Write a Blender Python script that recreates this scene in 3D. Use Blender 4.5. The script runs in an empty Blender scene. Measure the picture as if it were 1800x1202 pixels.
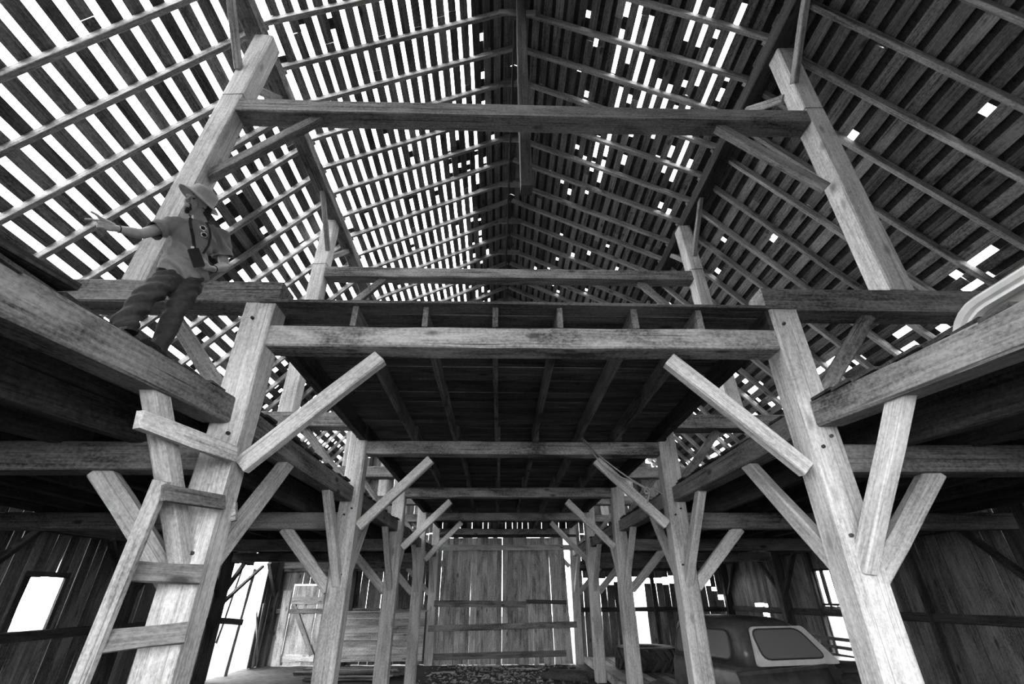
import bpy, bmesh, math, random
import numpy as np
from mathutils import Vector, Matrix, Euler, noise

random.seed(7)
SC = bpy.context.scene
COL = SC.collection

# ------------------------------------------------------------------ camera
F_PX, W_PX, H_PX = 821.455, 1800.0, 1202.0
CAM_H = 2.2                                    # lens height above the barn floor
_d = np.array([874.309 - 900, -(1048.884 - 601), F_PX]); _d /= np.linalg.norm(_d)
_u = np.array([.01, 1, 0.]); _z = _u - _d * (_u @ _d); _z /= np.linalg.norm(_z)
_x = np.array([1, 0, 0.]); _x = _x - _d * (_x @ _d) - _z * (_x @ _z); _x /= np.linalg.norm(_x)
RC = np.array([_x, _d, _z])                    # rows: world axes seen in camera axes
CX = -0.271
cam_data = bpy.data.cameras.new('camera')
cam_data.sensor_width = 36.0
cam_data.lens = F_PX / W_PX * 36.0
cam_data.clip_start = 0.05
cam = bpy.data.objects.new('camera', cam_data)
COL.objects.link(cam)
M = Matrix.Identity(4)
for r in range(3):
    M[r][0] = RC[r][0]; M[r][1] = RC[r][1]; M[r][2] = -RC[r][2]
M[0][3] = CX; M[1][3] = 0.0; M[2][3] = CAM_H
cam.matrix_world = M
SC.camera = cam

# ------------------------------------------------------------------ light and exposure
SKY = 4.2
world = bpy.data.worlds.new('overcast_sky'); SC.world = world
world.use_nodes = True
bg = world.node_tree.nodes['Background']
bg.inputs[0].default_value = (1, 1, 1, 1)
bg.inputs[1].default_value = SKY
SC.view_settings.view_transform = 'Standard'
SC.view_settings.look = 'None'
SC.view_settings.gamma = 1.0
SC.view_settings.use_curve_mapping = False
SC.view_settings.exposure = 1.78

# ------------------------------------------------------------------ helpers
def ray(px, py):
    return RC @ np.array([(px - 900) / F_PX, -(py - 601) / F_PX, 1.])
def on_y(px, py, Y):                           # photo pixel -> point on the plane y = Y (z relative to the lens)
    r = ray(px, py); s = Y / r[1]
    return Vector((CX + r[0] * s, Y, r[2] * s))
def on_x(px, py, X):
    r = ray(px, py); s = (X - CX) / r[0]
    return Vector((X, r[1] * s, r[2] * s))
def on_z(px, py, Z):
    r = ray(px, py); s = Z / r[2]
    return Vector((CX + r[0] * s, r[1] * s, Z))

WM = {}                                        # world matrices of what has been made
def link(o, parent=None, mw=None):
    COL.objects.link(o)
    mw = mw or Matrix.Identity(4)
    WM[o.name] = mw
    if parent is not None:
        o.parent = parent
        o.matrix_basis = WM[parent.name].inverted() @ mw
    else:
        o.matrix_basis = mw
    return o
def tag(o, label=None, cat=None, group=None, kind=None):
    if label: o['label'] = label
    if cat: o['category'] = cat
    if group: o['group'] = group
    if kind: o['kind'] = kind
    return o
def root(name, loc, label, cat, group=None, kind=None):
    o = bpy.data.objects.new(name, None)
    o.empty_display_size = .2
    link(o, None, Matrix.Translation(V(*loc)))
    return tag(o, label, cat, group, kind)
def V(x, y, z):                                # lens-relative height -> world
    return Vector((x, y, z + CAM_H))
def frame(a, b, up):
    a = Vector(a); b = Vector(b); up = Vector(up)
    X = (b - a).normalized()
    Z = up - X * up.dot(X)
    if Z.length < 1e-5:
        Z = Vector((0, 1, 0)) - X * X.y
    Z.normalize(); Y = Z.cross(X)
    m = Matrix.Identity(4)
    c = (a + b) / 2 + Vector((0, 0, CAM_H))
    for r in range(3):
        m[r][0] = X[r]; m[r][1] = Y[r]; m[r][2] = Z[r]; m[r][3] = c[r]
    return m, (b - a).length
def mesh_obj(name, verts, faces, mat, parent=None, mw=None, smooth=False):
    me = bpy.data.meshes.new(name)
    me.from_pydata(verts, [], faces)
    if smooth:
        me.polygons.foreach_set('use_smooth', [True] * len(me.polygons))
    me.materials.append(mat)
    me.update()
    return link(bpy.data.objects.new(name, me), parent, mw)
def prism(L, sec, n, jit, rnd, taper=0, warp=0):
    """rings of the cross-section SEC along local x, with uneven edges"""
    vs, fs = [], []
    k = len(sec)
    ph = rnd.uniform(0, 6)
    for i in range(n + 1):
        t = i / n
        x = -L / 2 + L * t
        j = jit if 0 < i < n else jit * .5
        dy = warp * math.sin(t * math.pi * 1.3 + ph); dz = warp * math.cos(t * math.pi * 1.7 + ph)
        for (y, z) in sec:
            vs.append((x + (rnd.uniform(-1, 1) * jit * 1.5 if i in (0, n) else 0), y * (1 - taper * t) + dy + rnd.uniform(-j, j), z * (1 - taper * t) + dz + rnd.uniform(-j, j)))
    for i in range(n):
        for q in range(k):
            a = i * k + q; b = i * k + (q + 1) % k
            fs.append((a, b, b + k, a + k))
    fs.append(tuple(range(k - 1, -1, -1)))
    fs.append(tuple(range(n * k, n * k + k)))
    return vs, fs
def timber(name, a, b, w, h, mat, parent, up=(0, 0, 1), ch=.014, jit=.004, n=None, warp=.004, label=None):
    """a hewn timber from A to B, W wide and H deep (along UP), with worn arrises"""
    m, L = frame(a, b, up)
    rnd = random.Random(hash((round(a[0], 2), round(a[1], 2), round(b[2], 2), round(w, 2))) & 0xffff)
    W2, H2 = w / 2, h / 2
    sec = [(-W2 + ch, -H2), (W2 - ch, -H2), (W2, -H2 + ch), (W2, H2 - ch), (W2 - ch, H2), (-W2 + ch, H2), (-W2, H2 - ch), (-W2, -H2 + ch)]
    n = n or max(3, min(10, int(L / .7)))
    vs, fs = prism(L, sec, n, jit, rnd, warp=warp)
    o = mesh_obj(name, vs, fs, mat, parent, m)
    if label: o['label'] = label
    return o
def board(name, a, b, w, t, normal, mat, parent, jit=.004, n=None, warp=.003, label=None):
    """a sawn board from A to B, W wide and T thick along NORMAL"""
    m, L = frame(a, b, normal)
    rnd = random.Random(hash((round(a[0], 2), round(a[1], 2), round(a[2], 2), round(w, 3))) & 0xffff)
    W2, T2 = w / 2, t / 2
    sec = [(-W2, -T2), (W2, -T2), (W2, T2), (-W2, T2)]
    n = n or max(2, min(6, int(L / .6)))
    vs, fs = prism(L, sec, n, jit, rnd, warp=warp)
    o = mesh_obj(name, vs, fs, mat, parent, m)
    if label: o['label'] = label
    return o
def rod(name, pts, r, mat, parent=None, seg=8, closed=False):
    """a round bar through PTS (lens-relative heights)"""
    P = [Vector(p) + Vector((0, 0, CAM_H)) for p in pts]
    rr = r if isinstance(r, (list, tuple)) else [r] * len(P)
    vs, fs = [], []
    nrm = None
    for i, p in enumerate(P):
        if closed:
            t = (P[(i + 1) % len(P)] - P[i - 1]).normalized()
        else:
            t = (P[min(i + 1, len(P) - 1)] - P[max(i - 1, 0)]).normalized()
        if nrm is None:
            nrm = t.orthogonal().normalized()
        nrm = (nrm - t * nrm.dot(t)).normalized()
        bn = t.cross(nrm)
        for q in range(seg):
            a = 2 * math.pi * q / seg
            vs.append(p + (nrm * math.cos(a) + bn * math.sin(a)) * rr[i])
    m = len(P)
    for i in range(m if closed else m - 1):
        for q in range(seg):
            a = i * seg + q; b = i * seg + (q + 1) % seg
            c = ((i + 1) % m) * seg
            fs.append((a, b, c + (q + 1) % seg, c + q))
    if not closed:
        fs.append(tuple(range(seg - 1, -1, -1))); fs.append(tuple(range((m - 1) * seg, m * seg)))
    c = sum(P, Vector()) / m
    return mesh_obj(name, [v - c for v in vs], fs, mat, parent, Matrix.Translation(c), smooth=True)

# ------------------------------------------------------------------ materials
def nodes(name):
    m = bpy.data.materials.new(name); m.use_nodes = True
    t = m.node_tree
    return m, t, t.nodes, t.links, t.nodes['Principled BSDF']
def wood(name, lo, hi, grain=1.0, blotch=.5, vary=.35, knots=True, rough=.85):
    """weathered grey wood; the grain runs along each piece's own length"""
    m, t, N, L, B = nodes(name)
    tc = N.new('ShaderNodeTexCoord'); oi = N.new('ShaderNodeObjectInfo')
    mul = N.new('ShaderNodeVectorMath'); mul.operation = 'SCALE'; mul.inputs[0].default_value = (37.1, 19.7, 53.3)
    L.new(oi.outputs['Random'], mul.inputs['Scale'])
    add = N.new('ShaderNodeVectorMath'); add.operation = 'ADD'
    L.new(tc.outputs['Object'], add.inputs[0]); L.new(mul.outputs[0], add.inputs[1])
    def scaled(sx, sy):
        s = N.new('ShaderNodeVectorMath'); s.operation = 'MULTIPLY'; s.inputs[1].default_value = (sx, sy, sy)
        L.new(add.outputs[0], s.inputs[0]); return s
    def noi(sx, sy, detail, rgh=.6, dist=0.):
        n = N.new('ShaderNodeTexNoise'); n.inputs['Scale'].default_value = 1
        n.inputs['Detail'].default_value = detail; n.inputs['Roughness'].default_value = rgh; n.inputs['Distortion'].default_value = dist
        L.new(scaled(sx, sy).outputs[0], n.inputs['Vector']); return n
    def mth(op, a, b=None, c=None, clamp=False):
        x = N.new('ShaderNodeMath'); x.operation = op; x.use_clamp = clamp
        for i, v in enumerate((a, b, c)):
            if v is None: continue
            if isinstance(v, (int, float)): x.inputs[i].default_value = v
            else: L.new(v, x.inputs[i])
        return x.outputs[0]
    def rng(v, a, b, c, d):
        x = N.new('ShaderNodeMapRange'); x.inputs[1].default_value = a; x.inputs[2].default_value = b
        x.inputs[3].default_value = c; x.inputs[4].default_value = d
        L.new(v, x.inputs[0]); return x.outputs[0]
    g1 = noi(.9, 22 * grain, 5, .65, .4); g2 = noi(2.2, 70 * grain, 3, .6); bl = noi(.8, 2.4, 4, .6, .6)
    v = rng(g1.outputs[0], .32, .68, 0, 1)
    v = mth('ADD', mth('MULTIPLY', v, .55), mth('MULTIPLY', rng(g2.outputs[0], .3, .7, 0, 1), .45))
    v = mth('ADD', mth('MULTIPLY', v, 1 - blotch), mth('MULTIPLY', rng(bl.outputs[0], .3, .7, 0, 1), blotch))
    mt = noi(26, 40, 4, .7)                                   # fine weathered mottling
    v = mth('ADD', mth('MULTIPLY', v, .72), mth('MULTIPLY', rng(mt.outputs[0], .3, .7, 0, 1), .28))
    v = rng(v, .26, .72, 0, 1)
    if knots:
        vo = N.new('ShaderNodeTexVoronoi'); vo.inputs['Scale'].default_value = 1
        L.new(scaled(1.3, 3.2).outputs[0], vo.inputs['Vector'])
        kn = rng(vo.outputs['Distance'], .06, .15, .12, 1)
        v = mth('MULTIPLY', v, kn)
    ck = noi(.5, 30 * grain, 2, .5, .3)                      # drying checks along the grain
    v = mth('MULTIPLY', v, rng(ck.outputs[0], .31, .36, .2, 1))
    rv = mth('ADD', mth('MULTIPLY', oi.outputs['Random'], vary), 1 - vary / 2)
    v = mth('MULTIPLY', mth('ADD', mth('MULTIPLY', v, hi - lo), lo), rv)
    cc = N.new('ShaderNodeCombineColor')
    for i in range(3): L.new(v, cc.inputs[i])
    L.new(cc.outputs[0], B.inputs['Base Color'])
    B.inputs['Roughness'].default_value = rough
    B.inputs['Specular IOR Level'].default_value = .25
    bp = N.new('ShaderNodeBump'); bp.inputs['Strength'].default_value = .5; bp.inputs['Distance'].default_value = .006
    L.new(mth('ADD', g1.outputs[0], mth('MULTIPLY', g2.outputs[0], .6)), bp.inputs['Height'])
    L.new(bp.outputs[0], B.inputs['Normal'])
    return m
def plain(name, v, rough=.6, metal=0., noise_amt=.25, scale=14., bump=.0, spec=.4):
    m, t, N, L, B = nodes(name)
    tc = N.new('ShaderNodeTexCoord')
    n = N.new('ShaderNodeTexNoise'); n.inputs['Scale'].default_value = scale; n.inputs['Detail'].default_value = 5
    L.new(tc.outputs['Object'], n.inputs['Vector'])
    r = N.new('ShaderNodeMapRange'); r.inputs[1].default_value = .3; r.inputs[2].default_value = .7
    r.inputs[3].default_value = v * (1 - noise_amt); r.inputs[4].default_value = v * (1 + noise_amt)
    L.new(n.outputs[0], r.inputs[0])
    cc = N.new('ShaderNodeCombineColor')
    for i in range(3): L.new(r.outputs[0], cc.inputs[i])
    L.new(cc.outputs[0], B.inputs['Base Color'])
    B.inputs['Roughness'].default_value = rough; B.inputs['Metallic'].default_value = metal
    B.inputs['Specular IOR Level'].default_value = spec
    if bump:
        b = N.new('ShaderNodeBump'); b.inputs['Strength'].default_value = bump; b.inputs['Distance'].default_value = .01
        L.new(n.outputs[0], b.inputs['Height']); L.new(b.outputs[0], B.inputs['Normal'])
    return m
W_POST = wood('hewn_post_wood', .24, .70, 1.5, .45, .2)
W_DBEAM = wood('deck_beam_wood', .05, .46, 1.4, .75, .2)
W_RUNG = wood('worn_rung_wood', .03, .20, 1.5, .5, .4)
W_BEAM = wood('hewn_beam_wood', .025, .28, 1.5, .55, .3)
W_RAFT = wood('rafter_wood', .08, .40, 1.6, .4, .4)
W_ROOF = wood('roof_board_wood', .015, .22, 1.4, .4, 1.0)
W_WALL = wood('wall_board_wood', .025, .24, 1.3, .5, .8)
W_DOOR = wood('door_board_wood', .06, .58, 1.2, .5, .5)
W_DECK = wood('deck_plank_wood', .02, .17, 1.2, .5, .8)
W_LADD = wood('ladder_wood', .10, .60, 1.5, .5, .4)
W_DARK = wood('dark_wood_with_shade', .008, .07, 1.2, .5, .5)  # dark wood, blackened further to put the mow's underside shade into the colour
SHING = wood('weathered_shingle_wood', .006, .03, .5, .4, .4, knots=False)

# ------------------------------------------------------------------ dimensions read off the photograph
BY = [4.234 + 4.113 * k for k in range(5)]     # front planes of the five bents
Y_FRONT, Y_BACK = -1.1, 20.95
WALL_X = 9.0
FLOOR = -CAM_H
def z_roof(x, up=0.):                          # underside of the rafters
    x = abs(x)
    return (10.2 - .512 * x if x < 4.1 else 8.1 - 1.16 * (x - 4.1)) + up

# ------------------------------------------------------------------ ground and floor
DIRT = plain('trodden_dirt', .03, .95, 0, .6, 5, .6)
GRASS = plain('dry_grass_ground', .055, .95, 0, .4, 3, .3)
def ground_mesh(name, x0, x1, y0, y1, nx, ny, amp, mat, z=0., hole=None):
    vs, fs = [], []
    for j in range(ny + 1):
        for i in range(nx + 1):
            x = x0 + (x1 - x0) * i / nx; y = y0 + (y1 - y0) * j / ny
            vs.append((x, y, z + amp * noise.noise(Vector((x * 1.7, y * 1.7, 3)))))
    for j in range(ny):
        for i in range(nx):
            a = j * (nx + 1) + i
            cx = (vs[a][0] + vs[a + nx + 2][0]) / 2; cy = (vs[a][1] + vs[a + nx + 2][1]) / 2
            if hole and hole[0] < cx < hole[1] and hole[2] < cy < hole[3]: continue
            fs.append((a, a + 1, a + nx + 2, a + nx + 1))
    return mesh_obj(name, vs, fs, mat, smooth=True)
g = ground_mesh('ground', -60, 60, -45, 75, 60, 60, .12, GRASS, -.16, (-8, 8, 0, 20))
tag(g, 'pale dry grass ground outside the barn', 'ground', kind='structure')
fl = ground_mesh('floor', -WALL_X - .1, WALL_X + .1, Y_FRONT - .3, Y_BACK + .2, 90, 110, .035, DIRT, 0.)
tag(fl, 'trodden dirt floor of the barn aisle', 'floor', kind='structure')

# ------------------------------------------------------------------ walls
def wall_boards(parent, p0, p1, normal, mat, lo, hi, wmin, wmax, gap, skip=None, seed=1, tiers=None, lean=0.):
    """upright boards along P0-P1; LO/HI give the bottom and top at a distance along the wall; SKIP(s, w) -> None, True, or a (lo, hi) list"""
    rnd = random.Random(seed)
    p0 = Vector((p0[0], p0[1], 0)); p1 = Vector((p1[0], p1[1], 0))
    d = (p1 - p0); Ln = d.length; d.normalize()
    s = 0.
    while s < Ln:
        w = rnd.uniform(wmin, wmax)
        c = p0 + d * (s + w / 2)
        spans = [(lo, hi(c) if callable(hi) else hi)]
        if skip is not None:
            r = skip(s + w / 2, c)
            if r is True: spans = []
            elif r is not None: spans = r
        for (z0, z1) in spans:
            if z1 - z0 < .05: continue
            off = Vector(normal) * rnd.uniform(0, .012)
            tl = d * rnd.uniform(-lean, lean)
            board('board', (c.x + off.x - tl.x, c.y + off.y - tl.y, z0 + rnd.uniform(-.01, .03)), (c.x + off.x + tl.x, c.y + off.y + tl.y, z1 + rnd.uniform(-.03, .01)), w, .024, normal, mat, parent, jit=.003)
        s += w + max(.0015, gap(rnd, s))
def small_gap(rnd, s):
    return rnd.choice((.002, .003, .004, .006, .008, .012)) if rnd.random() < .9 else rnd.uniform(.014, .028)

wl = root('wall_left', (-WALL_X, 10, FLOOR), 'side wall of dark upright boards with a small square window hole', 'wall', kind='structure')
def skip_left(s, c):
    if 9.92 < c.y < 10.74: return [(FLOOR, -.53), (.36, 2.3)]
    if 17.45 < c.y < 19.95: return [(1.0, 2.3)] if c.y < 18.6 else True
    return None
wall_boards(wl, (-WALL_X, Y_FRONT), (-WALL_X, Y_BACK), (1, 0, 0), W_WALL, FLOOR, 2.3, .19, .31, small_gap, skip_left, 11, lean=.012)
wr = root('wall_right', (WALL_X, 10, FLOOR), 'side wall of upright boards beside the old pickup', 'wall', kind='structure')
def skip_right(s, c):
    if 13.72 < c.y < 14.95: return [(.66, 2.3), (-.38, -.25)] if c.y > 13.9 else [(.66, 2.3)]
    if 18.2 < c.y < 19.1: return [(FLOOR, -.33), (-.24, 2.3)] if c.y > 18.5 else [(FLOOR, -.62), (-.52, -.33), (-.24, 2.3)]  # holes added in the boards to stand in for a patch of sunlight
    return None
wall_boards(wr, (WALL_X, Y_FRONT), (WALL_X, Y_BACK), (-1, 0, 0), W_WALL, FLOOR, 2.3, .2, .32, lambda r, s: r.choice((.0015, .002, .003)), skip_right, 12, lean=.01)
for par, s, gz in ((wl, -1, -.6), (wr, 1, -.42)):
    X = s * 8.93
    ys = [Y_FRONT + .1] + [.12] + BY
    for y in ys[1:]:
        timber('wall_post', (s * 8.84, y + .13, FLOOR), (s * 8.84, y + .13, 2.2), .24, .26, W_DARK, par, (1, 0, 0))
        for q, dz in ((-1, 1), (1, 1)):
            if y + .13 + q * 1.1 > Y_BACK - .2: continue
            timber('wall_brace', (s * 8.86, y + .13 + q * .1, .05), (s * 8.86, y + .13 + q * 1.15, 1.15), .1, .14, W_DARK, par, (1, 0, 0))
    for i in range(len(ys) - 1):
        a, b = ys[i] + .2, ys[i + 1] + .02
        if s < 0 and i == 5: a, b = 16.9, 18.7
        timber('girt', (X, a, gz), (X, b, gz + (-.12 if (s < 0 and i == 5) else 0)), .1, .17, W_DARK, par)
        timber('girt', (X, a, 1.22), (X, b, 1.22), .12, .18, W_DARK, par)
    timber('wall_plate', (s * 8.87, Y_FRONT, 2.27), (s * 8.87, Y_BACK - .05, 2.27), .2, .2, W_DARK, par, n=10)
for y in (11.2, 13.66, 15.0):
    timber('stud', (8.91, y, FLOOR), (8.91, y, 1.2), .12, .12, W_DARK, wr, (1, 0, 0))
# broken, leaning boards left in the open bay of the side wall
for (p, q, w) in (((392, 1202), (448, 1000), .2), ((440, 1196), (462, 1060), .17), ((380, 1130), (425, 1003), .1), ((452, 1200), (449, 1075), .09)):
    a = on_x(*p, -8.97); b = on_x(*q, -8.97)
    if q[1] > 1050: b.x += .05
    board('board', a, b, w, .024, (1, 0, 0), W_LADD, wl, jit=.012)
timber('wall_brace', on_x(382, 1068, -8.85), on_x(462, 995, -8.85), .09, .12, W_DARK, wl, (1, 0, 0))

wb = root('wall_back', (0, Y_BACK, FLOOR), 'end wall of weathered upright boards around the big plank door', 'wall', kind='structure')
def skip_back(s, c):
    x = c.x
    top = z_roof(x) - .05
    if -2.72 < x < 2.95: return [(2.285, top)]
    if 2.95 < x < 3.0: return [(FLOOR, top)]
    if x > 2.9:                                  # the long bright slot beside the door
        zs = .66 + .04 * math.sin(x * 3)
        if x > 8.15: zs -= (x - 8.15) * 1.4
        lowtop = zs - .2 - (.06 * math.sin(x * 5))
        if 5.05 < x < 5.5: return [(zs, 2.3), (2.3, top)]
        if 3.5 < x < 3.62: return [(FLOOR, lowtop - .5), (zs, 2.3), (2.3, top)]
        return [(FLOOR, lowtop), (zs, 2.3), (2.3, top)]
    if -8.25 < x < -6.95: return [(.45, top)]      # the braced door stands here
    if -6.2 < x < -5.9: return [(FLOOR, 2.3), (2.34, top - .3)]
    return [(FLOOR, 2.3), (2.32, top)]
wall_boards(wb, (-WALL_X + .05, Y_BACK), (WALL_X - .05, Y_BACK), (0, -1, 0), W_WALL, FLOOR, 2.3, .19, .3, lambda r, s: r.choice((.002, .003, .004, .006, .012)), skip_back, 13, lean=.01)
for s in (-1, 1):
    for (x0, x1, z) in ((3.0, 8.75, -.45), (3.0, 8.75, .98), (2.9, 7.2, 3.0), (3.2, 6.0, 4.6), (3.0, 8.75, 1.15)):
        timber('girt', (s * x0, Y_BACK - .1, z), (s * x1, Y_BACK - .1, z), .1, .16, W_BEAM if s < 0 else W_DARK, wb)
for x in (-5.9, 5.9):
    timber('stud', (x, Y_BACK - .1, FLOOR), (x, Y_BACK - .1, 6.0), .14, .14, W_DARK, wb, (0, 1, 0))
for k in range(7):                               # the plank lining of the bin beside the door
    board('lining_board', (-6.45, Y_BACK - .36, -.62 - k * .222), (-3.0, Y_BACK - .36, -.6 - k * .222), .215, .03, (0, -1, 0), W_LADD, wb, label='pale horizontal lining board')
board('ledge', (-6.45, Y_BACK - .42, -.48), (-2.9, Y_BACK - .42, -.46), .2, .04, (0, 0, 1), W_LADD, wb)

wf = root('wall_front', (0, Y_FRONT, FLOOR), 'end wall of the barn with the open wagon doorway behind the viewer', 'wall', kind='structure')
def skip_front(s, c):
    return [(2.55, z_roof(c.x) - .05)] if abs(c.x) < 3.0 else [(FLOOR, z_roof(c.x) - .05)]
wall_boards(wf, (-WALL_X, Y_FRONT), (WALL_X, Y_FRONT), (0, 1, 0), W_WALL, FLOOR, 2.3, .4, .5, lambda r, s: .01, skip_front, 14)
timber('header', (-3.2, Y_FRONT + .15, 2.6), (3.2, Y_FRONT + .15, 2.6), .25, .25, W_BEAM, wf)

# ------------------------------------------------------------------ roof: rafters, sheathing boards, what is left of the shingles
RAFT_Y = [5.02 + .727 * k for k in range(-8, 22)]
roofs = {}
for s, nm, lb in ((-1, 'roof_left', 'roof slope stripped of its shingles, daylight between every board'), (1, 'roof_right', 'roof slope still shingled above its dark spaced boards')):
    rt = root(nm, (0, 10, 8), lb, 'roof', kind='structure')
    roofs[s] = rt
    rnd = random.Random(20 + s)
    for k, y in enumerate(RAFT_Y):
        yy = y + rnd.uniform(-.03, .03)
        up = Vector((s * .456, 0, .89)); lo = Vector((s * .757, 0, .653))
        o1 = up * .065; o2 = lo * .065
        a = Vector((s * .02, yy, z_roof(0))); b = Vector((s * 4.14, yy, z_roof(4.1)))
        timber('rafter', a + o1, b + o1, .075, .13, W_RAFT, rt, up, ch=.006)
        a = Vector((s * 4.06, yy + .05, z_roof(4.1) + .02)); b = Vector((s * 9.2, yy + .05, z_roof(9.2)))
        timber('rafter', a + o2, b + o2, .075, .13, W_RAFT, rt, lo, ch=.006)
        if s < 0 and k % 2 == 0:
            board('ridge_gusset', (-.36, yy - .055, z_roof(0) - .14), (.36, yy - .055, z_roof(0) - .14), .17, .03, (0, -1, 0), W_RAFT, rt)
    if s < 0:
        for sd in (-1, 1):
            nn = Vector((sd * .456, 0, .89)); cc = Vector((sd * .095, 0, 10.2 - .512 * .095 + .215))
            for i_ in range(6):
                board('ridge_cap', (cc.x, Y_FRONT - .3 + i_ * 3.8, cc.z), (cc.x, Y_FRONT - .32 + (i_ + 1) * 3.8, cc.z), .24, .022, nn, W_ROOF, rt)
    # sheathing rows
    rows = []
    d1 = Vector((4.1, 0, -.512 * 4.1)); L1 = d1.length; d1.normalize()
    nrow = int(L1 / .24)
    for i in range(nrow):
        rows.append((.13 + i * (L1 - .1) / nrow, .152, 0))
    d2 = Vector((5.2, 0, -1.16 * 5.2)); L2 = d2.length; d2.normalize()
    nrow = int(L2 / .29)
    for i in range(nrow):
        rows.append((.1 + i * L2 / nrow, .178, 1))
    if s > 0:
        nb = Vector((.62, 0, .78)); cb = Vector((4.1, 0, 8.1)) + nb * .18
        for i_ in range(6):
            board('board', (cb.x, Y_FRONT - .25 + i_ * 3.75, cb.z), (cb.x, Y_FRONT - .26 + (i_ + 1) * 3.75, cb.z), .22, .022, nb, W_ROOF, rt)
    slots = []
    for (q, w, seg) in rows:
        if seg == 0:
            c = Vector((s * d1.x * q, 0, 10.2 + d1.z * q)); n = Vector((s * .456, 0, .89))
        else:
            c = Vector((s * (4.1 + d2.x * q), 0, 8.1 + d2.z * q)); n = Vector((s * .757, 0, .653))
        c = c + n * (.13 + .013)
        pitch = .24 if seg == 0 else .29
        ww = w * rnd.uniform(.93, 1.06)
        y = Y_FRONT - .2 - rnd.uniform(0, 2)
        while y < Y_BACK + .25:
            L = rnd.choice((3.6, 3.65, 4.36, 4.4, 2.9)) if seg == 0 else rnd.choice((4.36, 5.1, 3.64))
            a = max(y, Y_FRONT - .25); b = min(y + L, Y_BACK + .3)
            if b - a > .3:
                w2 = ww * rnd.uniform(.96, 1.04)
                board('board', (c.x, a + .004, c.z), (c.x, b - .004, c.z), w2, .024, n, W_ROOF, rt, jit=.004, warp=.005)
            y += L
        t = Vector((s * (d1.x if seg == 0 else d2.x), 0, d1.z if seg == 0 else d2.z))
        slots.append((c + t * (pitch / 2) + n * .02, n, t, seg, q))
    # shingle remnants over the slots, joined: nobody could count them
    vs, fs = [], []
    for (c, n, t, seg, q) in slots:
        y = Y_FRONT - .2
        while y < Y_BACK + .2:
            L = rnd.uniform(.09, .22)
            if s < 0:
                p = .0
                if seg == 0: p = 1. if q < .3 else (.97 if q < .55 else (.7 if q < .8 else .02))
                if seg == 0 and y > 9: p = max(p, .8 if q < .95 + .09 * (y - 9) else .03)
                if seg == 0 and y > 7.6 and y < 8.7 and q < 1.7: p = max(p, .6)
                if seg == 1 and 6.6 < y < 8.3 and 1.5 < q < 3.2: p = .88
                if seg == 1 and y < 3.6 and q > 6.2: p = .5
                if y < .9: p = max(p, .9)  # unseen front end kept shingled, added to hold light off the opposite slope
                if seg == 1 and y > 12: p = .45
                if seg == 1 and y > 8.5 and y <= 12: p = .12
            else:
                p = .99 if q > .6 or seg else 1.
                if seg == 0 and 1.3 < q < 4.4 and 3.0 < y < 9.2:
                    k = noise.noise(Vector((q * 1.6, y * .9, 5)))
                    p = .12 if (k > -.05 and 1.9 < q < 4.0) else .9
                    if y > 7.6: p = max(p, .9)
                if seg == 0 and y > 10 and q > 1.0: p = .93 if noise.noise(Vector((q, y, 2))) > .1 else .985
                if seg == 1 and q > 4.3 and y > 4.3: p = .25 if noise.noise(Vector((q * .9, y * .8, 9))) > .12 else .96
                if seg == 1 and y > 11: p = min(p, .75)
            if s > 0 and ((seg == 0 and q > 4.25) or (seg == 1 and q < .2)): p = 1.
            if rnd.random() < p:
                hw = (.075 if seg == 0 else .09) * rnd.uniform(1.0, 1.35)
                tl = n * rnd.uniform(.0, .012)
                b0 = len(vs)
                for yy in (y - .004, y + L + .004):
                    for q2, hh in ((-hw, 0), (hw, 0), (hw, .012), (-hw, .012)):
                        vs.append(V(*(c + t * (q2 + rnd.uniform(-.006, .006)) + n * hh + tl + Vector((0, yy, 0)))))
                fs += [(b0, b0 + 1, b0 + 2, b0 + 3), (b0 + 7, b0 + 6, b0 + 5, b0 + 4)] + [(b0 + i, b0 + 4 + i, b0 + 4 + (i + 1) % 4, b0 + (i + 1) % 4) for i in range(4)]
            y += L
    # a second, outer course where the covering is whole
    me = mesh_obj('shingle_remnant', vs, fs, SHING, rt)
    tag(me, 'weathered wooden shingle remnants over the board gaps', kind='stuff')

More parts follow.
